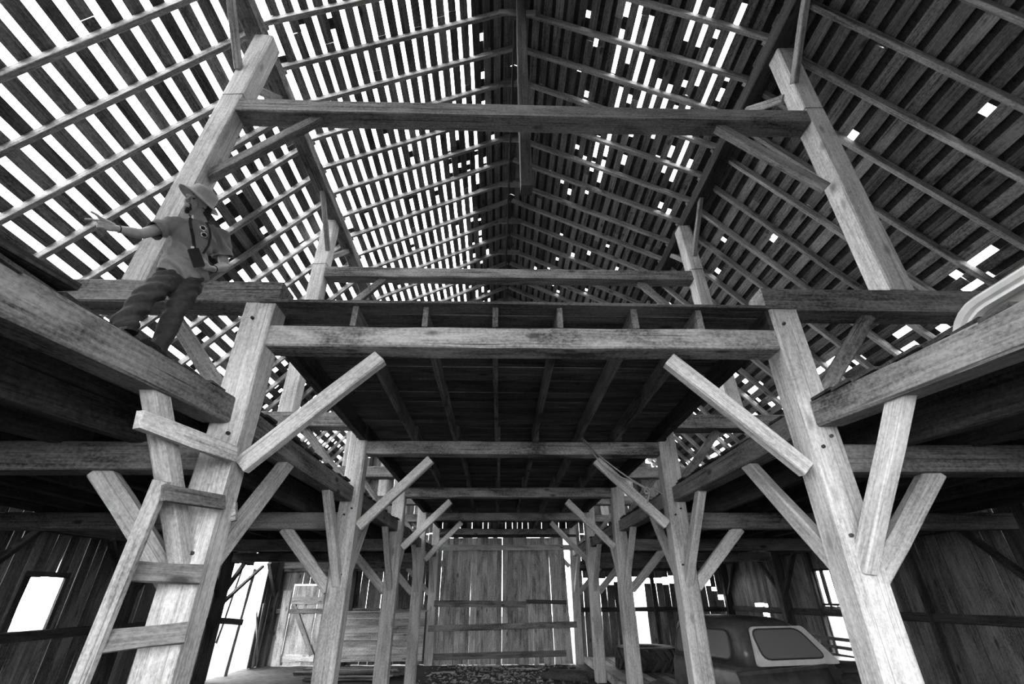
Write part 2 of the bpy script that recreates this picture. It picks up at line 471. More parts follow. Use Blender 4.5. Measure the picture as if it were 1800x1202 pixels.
# ------------------------------------------------------------------ timber bents
BENT_LABEL = ['massive timber bent with a board ladder nailed to its post',
              'timber bent with a rope slung over its deck beam',
              'timber bent third from the big plank door',
              'timber bent second from the big plank door',
              'timber bent standing against the big plank door']
bents = []
for k, y in enumerate(BY):
    bt = root('timber_bent', (0, y, FLOOR), BENT_LABEL[k], 'timber frame', 'timber bents of the barn frame', 'structure')
    bents.append(bt)
    rnd = random.Random(50 + k)
    ym = y + .14
    tz = 6.05 if k == 0 else 6.28
    far = k == 4
    for s in (-1, 1):
        j = lambda a=.02: rnd.uniform(-a, a)
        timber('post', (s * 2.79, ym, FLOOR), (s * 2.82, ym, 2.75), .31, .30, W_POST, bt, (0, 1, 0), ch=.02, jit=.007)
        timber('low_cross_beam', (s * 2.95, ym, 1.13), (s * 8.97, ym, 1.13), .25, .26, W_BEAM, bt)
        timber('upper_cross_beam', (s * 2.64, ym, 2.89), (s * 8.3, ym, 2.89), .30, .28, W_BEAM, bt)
        foot = -4.25 if s < 0 else 4.28
        top = (-4.02 if k == 0 else -4.28) if s < 0 else (4.3 if k == 0 else 4.1)
        timber('purlin_post', (foot, ym, 3.03), (top, ym, 7.76), .29, .29, W_POST, bt, (0, 1, 0), ch=.018, jit=.006)
        # knees
        timber('knee_brace', (s * 2.62, ym - .02, 1.06 + j()), (s * 1.50, ym - .02, 2.18 + j()), .12, .16, W_POST, bt)
        timber('knee_brace', (s * 2.97, ym, 1.74), (s * 3.86, ym, 2.74), .1, .14, W_BEAM, bt)
        timber('knee_brace', (s * 2.95, ym, .12 + j()), (s * 3.86 + j(), ym, 1.02), .12, .18, W_POST, bt)
        timber('knee_brace', (s * 2.80, y + .02, .2), (s * 2.87, y - .97 + j(), 1.46), .12, .17, W_POST, bt, (0, 1, 0))
        if not far:
            timber('knee_brace', (s * 2.78, y + .27, .2), (s * 2.86, y + 1.56 + j(), 1.46), .12, .17, W_POST, bt, (0, -1, 0))
        timber('knee_brace', (s * 4.05, ym, 4.76), (s * 2.84, ym, tz - .1), .11, .15, W_BEAM, bt)
        timber('knee_brace', (s * 4.17, y + .02, 6.86), (s * 4.17, y - .86, 7.8), .09, .12, W_RAFT, bt, (0, 1, 0))
        if not far:
            timber('knee_brace', (s * 4.17, y + .27, 6.86), (s * 4.17, y + 1.15, 7.8), .09, .12, W_RAFT, bt, (0, -1, 0))
        # iron wire bound round the post at the tie
        if k < 2:
            px_ = top + (foot - top) * (7.76 - tz - .17) / 4.73
            cx, cy, hx, hy, zz = px_, ym, .16, .16, tz + .17
            rod('wire_band', [(cx - hx, cy - hy, zz), (cx + hx, cy - hy, zz + .02), (cx + hx, cy + hy, zz), (cx - hx, cy + hy, zz + .01)], .006, W_DARK, bt, 6, closed=True)
    if k < 2:
        for s in (-1, 1):                        # oak pegs through the joints, seen on the post faces
            for (dx, zz) in ((-.05, 1.22), (.06, 1.32), (-.04, 2.55), (.05, .32), (-.06, .45)):
                rod('peg', [(s * 2.80 + dx, y - .04, zz), (s * 2.80 + dx, y + .05, zz)], .016, W_DARK, bt, 8)
    timber('tie_beam', (-4.13, ym, tz), (4.15, ym, tz + .02), .27, .26, W_BEAM, bt)
    timber('deck_beam', (-2.68, ym + .01, 2.375), (2.68, ym + .01, 2.375), .27, .235, W_DBEAM, bt, n=12, jit=.005)

# purlins, hay rail, hanging timber
for s, lb in ((-1, 'long purlin carrying the stripped roof slope'), (1, 'long purlin carrying the shingled roof slope')):
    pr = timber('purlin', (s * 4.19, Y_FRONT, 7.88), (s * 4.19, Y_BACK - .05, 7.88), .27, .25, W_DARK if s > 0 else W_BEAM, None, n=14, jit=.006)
    tag(pr, lb, 'beam', 'purlins', 'structure')
h = timber('hanging_timber', (.08, 4.78, 5.05), (.06, 4.72, 10.2), .17, .2, W_DARK, None, (0, 1, 0), jit=.006)
tag(h, 'dark upright timber hanging from the ridge with a broken lower end', 'timber', kind='structure')
h = timber('hay_rail', (-.05, 4.9, 9.72), (-.16, Y_BACK - .1, 9.72), .05, .07, W_DARK, None, n=10)
tag(h, 'thin hay rail running below the whole ridge', 'rail', kind='structure')

# ------------------------------------------------------------------ loft deck over the aisle
dk = root('loft_deck', (0, 12, 2.5), 'plank loft deck over the aisle on long joists', 'loft deck', kind='structure')
for x, w in ((-2.74, .12), (-1.82, .06), (-1.07, .06), (-.32, .06), (.37, .06), (1.18, .07), (1.88, .07), (2.68, .12)):
    for k in range(4):
        sh = .05 if k % 2 else 0
        timber('joist', (x + sh, BY[k] + (.02 if k == 0 else -.1), 2.617), (x + sh, BY[k + 1] + .3, 2.617), w, .245, W_BEAM if w < .1 else W_DARK, dk, ch=.006)
rnd = random.Random(5)
y = BY[0] - .03
while y < Y_BACK - .2:
    w = rnd.uniform(.18, .25)
    board('plank', (-2.85 + rnd.uniform(-.06, .06), y + w / 2, 2.762 + rnd.uniform(0, .006)), (2.85 + rnd.uniform(-.06, .06), y + w / 2, 2.762 + rnd.uniform(0, .006)), w, .035, (0, 0, 1), W_DECK, dk, jit=.004, n=6)
    y += w + rnd.choice((.002, .003, .005, .009))

# ------------------------------------------------------------------ mow floors at both sides
def sag(y): return -.084 * max(0., 4.25 - y)       # the first bay has sunk towards the doorway
for s, nm, lb in ((-1, 'mow_floor', 'hay mow floor on which the man in the hat stands'), (1, 'mow_floor', 'hay mow floor carrying the white shell')):
    mf = root(nm, (s * 5.5, 10, 1.5), lb, 'mow floor', 'mow floors', 'structure')
    ys = [Y_FRONT + .05] + [.12] + BY
    for i in range(len(ys) - 1):
        a = ys[i] + (.3 if i else 0); b = ys[i + 1] - .03
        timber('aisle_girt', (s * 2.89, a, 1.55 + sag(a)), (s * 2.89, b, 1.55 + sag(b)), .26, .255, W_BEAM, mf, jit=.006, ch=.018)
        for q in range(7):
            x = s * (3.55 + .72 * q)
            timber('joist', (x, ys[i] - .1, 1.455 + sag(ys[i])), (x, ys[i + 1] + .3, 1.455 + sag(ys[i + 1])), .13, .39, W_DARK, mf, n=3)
    rnd = random.Random(60 + s)
    y = Y_FRONT
    while y < Y_BACK - .1:
        w = rnd.uniform(.2, .3)
        if not any(b - .02 < y + w and y < b + .30 for b in BY):
            x0 = 2.79 + rnd.uniform(-.06, .03)
            if s < 0 and 2.3 < y < 3.8: x0 = 2.80
            board('plank', (s * x0, y + w / 2, 1.692 + sag(y) + rnd.uniform(0, .01)), (s * 8.55, y + w / 2, 1.692 + sag(y)), w, .027, (0, 0, 1), W_DARK, mf, n=2, jit=.005)
        else:
            board('plank', (s * 3.0, y + w / 2, 1.70), (s * 8.55, y + w / 2, 1.70), w, .035, (0, 0, 1), W_DARK, mf, n=2, jit=.005)
        y += w + .004
# ------------------------------------------------------------------ doors and windows
d1 = root('door_1', (0, 20.72, FLOOR), 'big double plank door with cross rails and thin slits of daylight', 'door', kind='structure')
YD = 20.74
slits = [(768, .012), (788, .006), (824, .016), (855, .003), (882, .028), (902, .006), (920, .009), (938, .012), (955, .009), (973, .026)]
edges = [(-2.78, 0)] + [(on_y(px, 1130, YD).x, g) for px, g in slits] + [(2.5, 0)]
rnd = random.Random(3)
for i in range(len(edges) - 1):
    a = edges[i][0] + edges[i][1] / 2; b = edges[i + 1][0] - edges[i + 1][1] / 2
    n = max(1, round((b - a) / .21))
    for q in range(n):
        c = a + (b - a) * (q + .5) / n
        ln = .10 * max(0, c - .8) / 1.5
        yo = .032 * (q % 2)
        board('board', (c + ln * .4, YD + yo, -2.19 + rnd.uniform(-.02, .02)), (c - ln, YD + yo, 2.135 + rnd.uniform(-.015, .01)), (b - a) / n + (.012 if n > 1 else 0), .03, (0, -1, 0), W_DOOR, d1, jit=.001, warp=.001)
board('header_board', (-2.98, 20.36, 1.73), (2.9, 20.36, 1.73), .2, .06, (0, -1, 0), W_LADD, d1)
board('rail', (-2.7, YD - .05, -.22), (.85, YD - .05, -.26), .22, .05, (0, -1, 0), W_BEAM, d1)
board('rail', (.85, YD - .05, -.16), (2.4, YD - .05, -.2), .14, .05, (0, -1, 0), W_DARK, d1)
timber('bar', (-2.85, 20.62, -1.03), (2.75, 20.62, -.93), .1, .2, W_BEAM, d1)
board('rail', (-2.6, YD - .05, -1.93), (2.3, YD - .05, -1.85), .2, .05, (0, -1, 0), W_WALL, d1)
timber('lintel', (-2.7, 20.75, 2.2), (2.95, 20.75, 2.2), .14, .12, W_DARK, d1)

d2 = root('door_2', (-7.6, 20.9, FLOOR), 'pale small plank door with a diagonal brace near the open bay', 'door', kind='structure')
for q in range(5):
    x = -8.08 + q * .245
    board('board', (x, 20.88, FLOOR + .02), (x, 20.88, .42), .238, .024, (0, -1, 0), W_LADD, d2)
for z in (-.1, -1.95):
    board('rail', (-8.2, 20.84, z), (-7.0, 20.84, z), .24, .03, (0, -1, 0), W_LADD, d2)
board('diagonal_brace', (-8.1, 20.82, -.25), (-7.1, 20.82, -1.85), .16, .03, (0, -1, 0), W_BEAM, d2)
board('jamb', (-8.33, 20.78, FLOOR), (-8.4, 20.78, .25), .3, .04, (0, -1, 0), W_LADD, d2)

w1 = root('window_1', (-WALL_X, 10.33, .0), 'unglazed square window hole framed by dark boards', 'window', kind='structure')
for (a, b, w) in (((-8.95, 9.9, -.6), (-8.95, 9.9, .45), .09), ((-8.95, 10.78, -.6), (-8.95, 10.78, .45), .09), ((-8.95, 9.85, .41), (-8.95, 10.83, .41), .09), ((-8.95, 9.85, -.57), (-8.95, 10.83, -.57), .09)):
    board('frame', a, b, w, .05, (1, 0, 0), W_DARK, w1)
GLASS, t_, N_, L_, B_ = nodes('old_window_glass')
B_.inputs['Base Color'].default_value = (.95, .95, .95, 1); B_.inputs['Roughness'].default_value = .02
B_.inputs['Transmission Weight'].default_value = 1.0; B_.inputs['IOR'].default_value = 1.05
w2 = root('window_2', (WALL_X, 14.35, .2), 'tall sash window with narrow panes above the slatted gate', 'window', kind='structure')
for y in (13.74, 14.12, 14.2, 14.58, 14.66, 14.93):
    board('mullion', (8.97, y, -.24), (8.97, y, .66), .05, .045, (1, 0, 0), W_DARK, w2)
for z in (-.22, .65):
    board('sash_rail', (8.97, 13.72, z), (8.97, 14.96, z), .06, .05, (1, 0, 0), W_DARK, w2)
for a, b in ((13.76, 14.1), (14.22, 14.56), (14.68, 14.91)):
    mesh_obj('pane', [(9.0, a, CAM_H - .2), (9.0, b, CAM_H - .2), (9.0, b, CAM_H + .63), (9.0, a, CAM_H + .63), (9.004, a, CAM_H - .2), (9.004, b, CAM_H - .2), (9.004, b, CAM_H + .63), (9.004, a, CAM_H + .63)],
             [(0, 1, 2, 3), (7, 6, 5, 4), (0, 4, 5, 1), (1, 5, 6, 2), (2, 6, 7, 3), (3, 7, 4, 0)], GLASS, w2)
board('loose_pane_board', (8.93, 13.82, -.12), (8.93, 13.82, .3), .22, .03, (1, 0, 0), W_DARK, w2)

# raised plank floors in the far corners
pf = root('floor_platform', (5.8, 17, FLOOR), 'raised plank floor under the tractor tyre', 'floor', kind='structure')
rnd = random.Random(31)
x = 3.05
while x < 8.6:
    w = rnd.uniform(.22, .3)
    board('plank', (x + w / 2, 13.1 + rnd.uniform(-.1, .1), -1.99), (x + w / 2, 20.75, -1.99), w, .045, (0, 0, 1), W_LADD if rnd.random() < .5 else W_WALL, pf, n=6)
    x += w + rnd.uniform(.004, .015)
board('kerb_board', (2.98, 13.0, -2.06), (2.98, 20.7, -2.04), .2, .045, (1, 0, 0), W_LADD, pf)

# ------------------------------------------------------------------ ladder nailed to the post
ld = root('board_ladder', (-3.2, 3.95, FLOOR), 'rough board ladder nailed to the post below the man', 'ladder')
a = on_y(140, 1202, 3.9); b = on_y(284, 846, 3.6)
dirn = (b - a) / (b.z - a.z)
timber('rail', a + dirn * (FLOOR - a.z), b, .11, .06, W_LADD, ld, (0, 1, 0), ch=.006)
for (p, q, w, sk) in (((287, 866), (393, 884), .115, 3.55), ((224, 1003), (355, 1010), .135, 3.9), ((184, 1127), (326, 1112), .14, 3.9)):
    a = on_y(p[0], p[1], sk); b = on_y(q[0], q[1], 4.17); d = b - a
    board('rung', a, b, w, .035, (d.y, -d.x, .15), W_RUNG, ld, jit=.006)
a = on_y(244, 737, 3.2); b = on_y(410, 799, 4.12); d = b - a
board('rung', a, b, .13, .06, (d.y, -d.x, .1), W_LADD, ld, jit=.006)
board('wedge', on_y(388, 905, 4.5), on_y(416, 898, 4.5), .16, .06, (0, -1, 0), W_LADD, ld)

# ------------------------------------------------------------------ rope over the second bent
ROPE = plain('old_hemp_rope', .3, .9, 0, .3, 60, .4)
pts = [(1016, 764), (1030, 776), (1052, 800), (1080, 822), (1108, 842), (1132, 856), (1142, 866), (1138, 884)]
pp = [on_y(p[0], p[1], 8.27 if i else 8.5) for i, p in enumerate(pts)]
pts2 = [(1016, 764), (1034, 786), (1058, 816), (1084, 836), (1112, 846), (1134, 858), (1150, 860), (1164, 868)]
rp = root('rope', tuple(pp[3]), 'slack rope slung from deck beam to knee brace and knotted', 'rope')
rod('strand', pp, .014, ROPE, rp, 6)
rod('strand', [on_y(p[0], p[1], 8.24 if i else 8.5) for i, p in enumerate(pts2)], .012, ROPE, rp, 6)
kn = on_y(1138, 862, 8.22)
rod('knot', [kn + Vector((.05 * math.cos(t), .03 * math.sin(2 * t), .05 * math.sin(t))) for t in [i * .7 for i in range(9)]], .018, ROPE, rp, 6)

# ------------------------------------------------------------------ white shell on the mow
WHITE = plain('white_fibreglass', .75, .35, 0, .08, 6)
GREYG = plain('dull_grey_panel', .22, .4, 0, .2, 5)
GASK = plain('black_rubber', .03, .6, 0, .2, 20)
def rrect(y0, y1, z0, z1, r, n=7):
    o = []
    for cy, cz, a0 in ((y1 - r, z1 - r, 0), (y0 + r, z1 - r, 90), (y0 + r, z0 + r * .2, 180), (y1 - r, z0 + r * .2, 270)):
        rr = r if cz > (z0 + z1) / 2 else r * .2
        cy2 = cy if rr == r else (y0 + rr if a0 == 180 else y1 - rr)
        for i in range(n):
            t = math.radians(a0 + 90 * i / (n - 1)); o.append((cy2 + rr * math.cos(t), cz + rr * math.sin(t)))
    return o
def shell_loop(name, rings, mat, parent, cap0=True, cap1=True):
    vs, fs = [], []
    k = len(rings[0][1])
    for X, loop in rings:
        for (y, z) in loop: vs.append(V(X, y, z))
    for i in range(len(rings) - 1):
        for q in range(k):
            a = i * k + q; b = i * k + (q + 1) % k
            fs.append((a, a + k, b + k, b))
    if cap0: fs.append(tuple(range(k)))
    if cap1: fs.append(tuple(range((len(rings) - 1) * k + k - 1, (len(rings) - 1) * k - 1, -1)))
    c = sum(vs, Vector()) / len(vs)
    return mesh_obj(name, [v - c for v in vs], fs, mat, parent, Matrix.Translation(c), smooth=False)
sh = root('camper_shell', (5.2, 3.2, 1.72), 'white fibreglass camper shell with a rounded rim on the mow', 'camper shell')
rr = lambda e, rad: rrect(2.05 + e, 4.17 - e, 1.735 + sag(3.2) + .06, 2.62 - e, rad)
shell_loop('body', [(4.46, rr(0, .42)), (4.52, rr(-.02, .44)), (5.9, rr(-.02, .44)), (6.0, rr(.05, .38))], WHITE, sh, cap0=False)
shell_loop('rim', [(4.52, rr(.03, .4)), (4.42, rr(.03, .4)), (4.40, rr(.06, .38)), (4.42, rr(.10, .35)), (4.47, rr(.105, .35)), (4.47, rr(.125, .33)), (4.43, rr(.135, .33)), (4.43, rr(.165, .31)), (4.52, rr(.175, .3))], WHITE, sh, False, False)
shell_loop('side_panel', [(4.50, rr(.16, .31)), (4.53, rr(.16, .31))], GREYG, sh)
shell_loop('side_window', [(4.46, [(y, z) for y, z in rrect(2.4, 3.55, 1.9, 2.3, .1)]), (4.505, [(y, z) for y, z in rrect(2.4, 3.55, 1.9, 2.3, .1)])], GASK, sh)

# ------------------------------------------------------------------ loose planks on the mow edge
def loose(name, a, b, w, t, mat, label, cat, group=None, nrm=(0, 0, 1)):
    o = board(name, a, b, w, t, nrm, mat, None, jit=.006)
    return tag(o, label, cat, group)
loose('loose_plank', (-2.86, .9, 1.745 + sag(.9)), (-2.80, 2.3, 1.745 + sag(2.3)), .2, .045, W_DARK, 'long dark loose plank lying along the mow edge', 'plank')
loose('loose_plank', (-3.06, 2.35, 1.745 + sag(2.35)), (-3.02, 2.75, 1.745 + sag(2.75)), .17, .05, W_DARK, 'short loose plank on the mow edge beside the man', 'plank')
# stacked planks and scraps on the barn floor
rnd = random.Random(77)
for i in range(9):
    z = FLOOR + .05 + (i // 3) * .075
    y = 17.3 + (i % 3) * .42 + (i // 3) * .06
    loose('stacked_plank', (-6.2 + rnd.uniform(-.3, .3), y, z), (-3.4 + rnd.uniform(-.3, .3), y + rnd.uniform(-.03, .03), z), .3, .05, W_LADD if i % 2 else W_WALL, 'grey plank in the pile before the horizontal lining boards', 'plank', 'planks piled before the bin')
for i in range(12):
    x = -2.0 + (i % 4) * 1.3; y = 18.5 + (i // 4) * .75; a = rnd.uniform(-.35, .35); l = rnd.uniform(.25, .55)
    loose('scrap_board', (x - l * math.cos(a), y - l * math.sin(a), FLOOR + .05), (x + l * math.cos(a), y + l * math.sin(a), FLOOR + .06), rnd.uniform(.07, .16), .03, W_DARK if i % 3 else W_LADD, 'broken scrap board lying at the foot of the big door', 'board', 'scrap boards before the big door')
for i, (x, y) in enumerate(((2.0, 16.6), (2.3, 17.3))):
    o = rod('log', [(x - .9, y + .5, FLOOR + .11), (x, y, FLOOR + .12), (x + .35, y - .25, FLOOR + .11)], [.1, .11, .1], W_DARK, None, 10)
    tag(o, ('short round log by the kerb, farther from the big plank door', 'short round log by the kerb, closer to the big plank door')[i], 'log', 'logs by the kerb')
vs, fs = [], []
for i in range(900):                             # chaff and litter on the aisle floor
    x = rnd.gauss(0, 1.3); y = rnd.uniform(15, 20.5)
    if abs(x) > 2.6: continue
    s_ = rnd.uniform(.01, .05); a = rnd.uniform(0, 6.28); h_ = rnd.uniform(.0, .03)
    b0 = len(vs); dx, dy = math.cos(a), math.sin(a)
    vs += [V(x - dx * s_ * 2, y - dy * s_ * 2, FLOOR + .02 + h_), V(x + dy * s_, y - dx * s_, FLOOR + .03 + h_), V(x + dx * s_ * 2, y + dy * s_ * 2, FLOOR + .04 + h_), V(x - dy * s_, y + dx * s_, FLOOR + .06 + h_)]
    fs += [(b0, b0 + 1, b0 + 2), (b0, b0 + 2, b0 + 3), (b0, b0 + 3, b0 + 1), (b0 + 1, b0 + 3, b0 + 2)]
tag(mesh_obj('litter', vs, fs, W_LADD, fl), 'chips and straw litter strewn over the aisle floor', kind='stuff')

# ------------------------------------------------------------------ tractor tyre
TYRE = plain('worn_tyre_rubber', .05, .75, 0, .5, 10, .4)
ty = root('tractor_tire', (4.35, 17.3, -1.97), 'big tractor tire lying flat behind the pickup', 'tire')
def lathe(name, prof, mat, parent, c, seg=40, smooth=True, axis='z'):
    vs, fs = [], []
    k = len(prof)
    for i in range(seg):
        t = 2 * math.pi * i / seg
        for (r, h_) in prof:
            vs.append((r * math.cos(t), r * math.sin(t), h_) if axis == 'z' else (h_, r * math.cos(t), r * math.sin(t)))
    for i in range(seg):
        for q in range(k):
            a = i * k + q; b = i * k + (q + 1) % k; c2 = ((i + 1) % seg) * k
            fs.append((a, c2 + q, c2 + (q + 1) % k, b))
    return mesh_obj(name, vs, fs, mat, parent, Matrix.Translation(V(*c)) if not isinstance(c, Matrix) else c, smooth=smooth)
TC = (4.4, 17.35, -1.965)
lathe('casing', [(.42, .06), (.55, .01), (.78, .0), (.9, .05), (.93, .3), (.9, .55), (.78, .60), (.55, .59), (.42, .54), (.47, .5), (.7, .48), (.82, .3), (.7, .12), (.47, .1)], TYRE, ty, TC)
for i in range(22):
    for hf in (0, 1):
        t = 2 * math.pi * (i + .5 * hf) / 22
        vs = []
        for (h_, dt) in ((.02 if not hf else .58, 0), (.31, .24)):
            for (r, e) in ((.88, -.055), (.88, .055), (.985, .035), (.985, -.035)):
                vs.append((r * math.cos(t + dt + e), r * math.sin(t + dt + e), h_))
        o = mesh_obj('lug', vs, [(0, 1, 2, 3), (7, 6, 5, 4), (0, 4, 5, 1), (1, 5, 6, 2), (2, 6, 7, 3), (3, 7, 4, 0)], TYRE, ty, Matrix.Translation(V(*TC)))

# ------------------------------------------------------------------ slatted gate by the sash window
GATE = plain('rusty_gate_metal', .07, .6, .4, .4, 20)
gt = root('slatted_gate', (8.4, 14.2, FLOOR), 'dark slatted gate standing before the bright opening', 'gate')
for z in (-.98, -1.16, -1.34, -1.52, -1.7, -1.88, -2.06):
    board('slat', (8.45, 13.3, z), (8.45, 15.35, z), .075, .03, (1, 0, 0), GATE, gt)
for y in (13.35, 14.05, 14.7, 15.3):
    board('upright', (8.42, y, FLOOR + .02), (8.42, y, -.93), .07, .03, (1, 0, 0), GATE, gt)
# neighbouring white shed seen through the window
SIDING = plain('white_painted_siding', .8, .6, 0, .05, 4)
hs = root('white_shed', (15.5, 14, FLOOR), 'white lap-sided shed standing outside behind the sash window', 'building')
for i in range(16):
    z = FLOOR + .12 + i * .2
    board('siding_board', (15.5, 8, z), (15.5, 24, z), .22, .03, (-1, 0, .12), SIDING, hs, n=2, jit=0, warp=0)
timber('corner_post', (15.48, 8, FLOOR - .1), (15.48, 8, 1.1), .15, .15, SIDING, hs, (1, 0, 0))
timber('corner_post', (15.48, 24, FLOOR - .1), (15.48, 24, 1.1), .15, .15, SIDING, hs, (1, 0, 0))

# ------------------------------------------------------------------ old pickup cab
PAINT = plain('faded_truck_paint', .05, .35, .0, .45, 9, .15)
PAINT2 = plain('pale_door_frame_paint', .5, .4, 0, .15, 8)
DGLASS, t_, N_, L_, B_ = nodes('sheen_grey_truck_glass')
B_.inputs['Base Color'].default_value = (.14, .14, .14, 1); B_.inputs['Roughness'].default_value = .08; B_.inputs['Specular IOR Level'].default_value = 1.0  # grey base puts a bright reflection into the glass colour
TA = math.radians(12)
TM = Matrix.Translation((3.74, 8.98, 0)) @ Matrix.Rotation(TA, 4, 'Z') @ Matrix.Diagonal((1.1, 1.28, 1.05, 1))
tk = bpy.data.objects.new('pickup_truck', None); link(tk, None, TM)
tag(tk, 'old dark pickup cab with rounded windows parked beside the posts', 'truck')
def tbox(name, loops, mat, parent=tk, smooth=False):
    """loft closed loops of (x, y, z) in the truck's own axes"""
    k = len(loops[0]); vs = [p for l in loops for p in l]; fs = []
    for i in range(len(loops) - 1):
        for q in range(k):
            a = i * k + q; b = i * k + (q + 1) % k
            fs.append((a, b, b + k, a + k))
    fs.append(tuple(range(k - 1, -1, -1))); fs.append(tuple(range((len(loops) - 1) * k, len(loops) * k)))
    o = mesh_obj(name, vs, fs, mat, parent, TM, smooth=smooth)
    return o
def rloop(x0, x1, y0, y1, z, r, n=5, zb=0.):
    o = []
    for cx, cy, a0 in ((x1 - r, y1 - r, 0), (x0 + r, y1 - r, 90), (x0 + r, y0 + r, 180), (x1 - r, y0 + r, 270)):
        for i in range(n):
            t = math.radians(a0 + 90 * i / (n - 1)); o.append((cx + r * math.cos(t), cy + r * math.sin(t), z))
    return o
tbox('cab_body', [rloop(.0, 1.62, 0, 1.8, .42, .1), rloop(-.03, 1.66, -.03, 1.83, .75, .12), rloop(-.02, 1.66, -.02, 1.82, 1.02, .12), rloop(.0, 1.62, 0, 1.8, 1.12, .14)], PAINT, smooth=True)
tbox('cab_roof', [rloop(.0, 1.62, .0, 1.8, 1.12, .14), rloop(.02, 1.45, .05, 1.75, 1.35, .15), rloop(.06, 1.22, .1, 1.7, 1.62, .17), rloop(.09, 1.12, .13, 1.67, 1.70, .18), rloop(.17, 1.0, .22, 1.58, 1.765, .2), rloop(.35, .8, .5, 1.3, 1.79, .15)], PAINT, smooth=True)
# rear window (x = 0 side) and door window (y = 0 side)
def pane(name, outline, push, mat, parent):
    n = len(outline)
    P = [Vector(p) for p in outline]
    nrm = (P[n // 3] - P[0]).cross(P[2 * n // 3] - P[0]).normalized()
    if nrm.dot(Vector(push)) < 0: nrm = -nrm
    vs = [p + nrm * .006 for p in P] + [p - nrm * .03 for p in P]
    fs = [tuple(range(n)), tuple(range(2 * n - 1, n - 1, -1))] + [(i, n + i, n + (i + 1) % n, (i + 1) % n) for i in range(n)]
    return mesh_obj(name, [tuple(v) for v in vs], fs, mat, parent, TM)
def ring(name, outline, grow, push, mat, parent, r=.018):
    P = [Vector(p) for p in outline]
    vs, fs = [], []
    seg = 6; n = len(P); c = sum(P, Vector()) / n
    for i, p in enumerate(P):
        t = (P[(i + 1) % n] - P[i - 1]).normalized(); o = (p - c).normalized()
        nn = Vector(push); bn = t.cross(nn).normalized(); nn = bn.cross(t).normalized()
        for q in range(seg):
            a = 2 * math.pi * q / seg
            vs.append(tuple(p + (p - c).normalized() * grow + nn * (r * math.cos(a)) + bn * (r * math.sin(a))))
    for i in range(n):
        for q in range(seg):
            fs.append((i * seg + q, i * seg + (q + 1) % seg, ((i + 1) % n) * seg + (q + 1) % seg, ((i + 1) % n) * seg + q))
    return mesh_obj(name, vs, fs, mat, parent, TM, smooth=True)
def rounded_poly(pts, r, n=5):
    o = []
    k = len(pts)
    for i in range(k):
        p = Vector(pts[i]); a = (Vector(pts[i - 1]) - p).normalized(); b = (Vector(pts[(i + 1) % k]) - p).normalized()
        for q in range(n):
            t = q / (n - 1)
            s0 = p + a * r * (1 - t) ** 2 + b * r * t ** 2
            o.append(tuple(s0))
    return o
rx = lambda z: -.03 + (z - 1.12) * .16
rw = rounded_poly([(rx(1.2) - .015, .24, 1.2), (rx(1.2) - .015, 1.58, 1.2), (rx(1.6) - .015, 1.52, 1.6), (rx(1.6) - .015, .3, 1.6)], .12)
g_ = pane('rear_window', rw, (-1, 0, 0), DGLASS, tk); ring('gasket', rw, .01, (-1, 0, 0), GASK, g_)
ry = lambda z: -.03 + (z - 1.12) * .2
def sd(x, z, o=0.): return (x, ry(z) - .02 - o, z)
fr = rounded_poly([sd(.16, 1.14, .0), sd(1.62, 1.14), sd(1.18, 1.66), sd(.24, 1.66)], .06)
pane('door_frame', fr, (0, -1, 0), PAINT2, tk)
sw = rounded_poly([sd(.3, 1.23, .012), sd(1.38, 1.23, .012), sd(1.06, 1.62, .012), sd(.24, 1.62, .012)], .12)
g_ = pane('side_window', sw, (0, -1, 0), DGLASS, tk); ring('gasket', sw, .008, (0, -1, 0), GASK, g_, .014)
tbox('sill_gap', [[(.2, -.045, 1.0), (1.6, -.045, 1.0), (1.6, .1, 1.0), (.2, .1, 1.0)], [(.2, -.035, 1.07), (1.6, -.035, 1.07), (1.6, .1, 1.07), (.2, .1, 1.07)]], GASK)
tbox('windscreen', [[(1.66, .2, 1.12), (1.66, 1.6, 1.12), (1.62, 1.6, 1.12), (1.62, .2, 1.12)], [(1.2, .28, 1.62), (1.2, 1.52, 1.62), (1.16, 1.52, 1.62), (1.16, .28, 1.62)]], DGLASS)
tbox('hood', [rloop(1.62, 2.95, .15, 1.65, .55, .12), rloop(1.62, 3.0, .15, 1.65, .95, .15), rloop(1.62, 2.9, .25, 1.55, 1.08, .2)], PAINT, smooth=True)
tbox('fender', [rloop(1.7, 2.95, -.05, .3, .5, .1), rloop(1.7, 2.98, -.06, .3, .85, .12), rloop(1.75, 2.85, .0, .3, .98, .1)], PAINT, smooth=True)
tbox('fender', [rloop(1.7, 2.95, 1.5, 1.85, .5, .1), rloop(1.7, 2.98, 1.5, 1.86, .85, .12), rloop(1.75, 2.85, 1.5, 1.8, .98, .1)], PAINT, smooth=True)
tbox('chassis', [rloop(-.75, 2.9, .5, 1.3, .42, .05), rloop(-.75, 2.9, .5, 1.3, .56, .05)], GATE)
for (x, y) in ((2.35, .1), (2.35, 1.7), (-.42, .15), (-.42, 1.65)):
    o = lathe('wheel', [(.16, -.1), (.3, -.12), (.36, -.07), (.37, 0), (.36, .07), (.3, .12), (.16, .1)], TYRE, tk, TM @ Matrix.Translation((x, y, .37)) @ Matrix.Rotation(math.pi / 2, 4, 'Z'), 28, True, 'x')
    lathe('hub', [(.0, -.06), (.17, -.05), (.17, .05), (.0, .06)], GATE, o, TM @ Matrix.Translation((x, y, .37)) @ Matrix.Rotation(math.pi / 2, 4, 'Z'), 20, True, 'x')
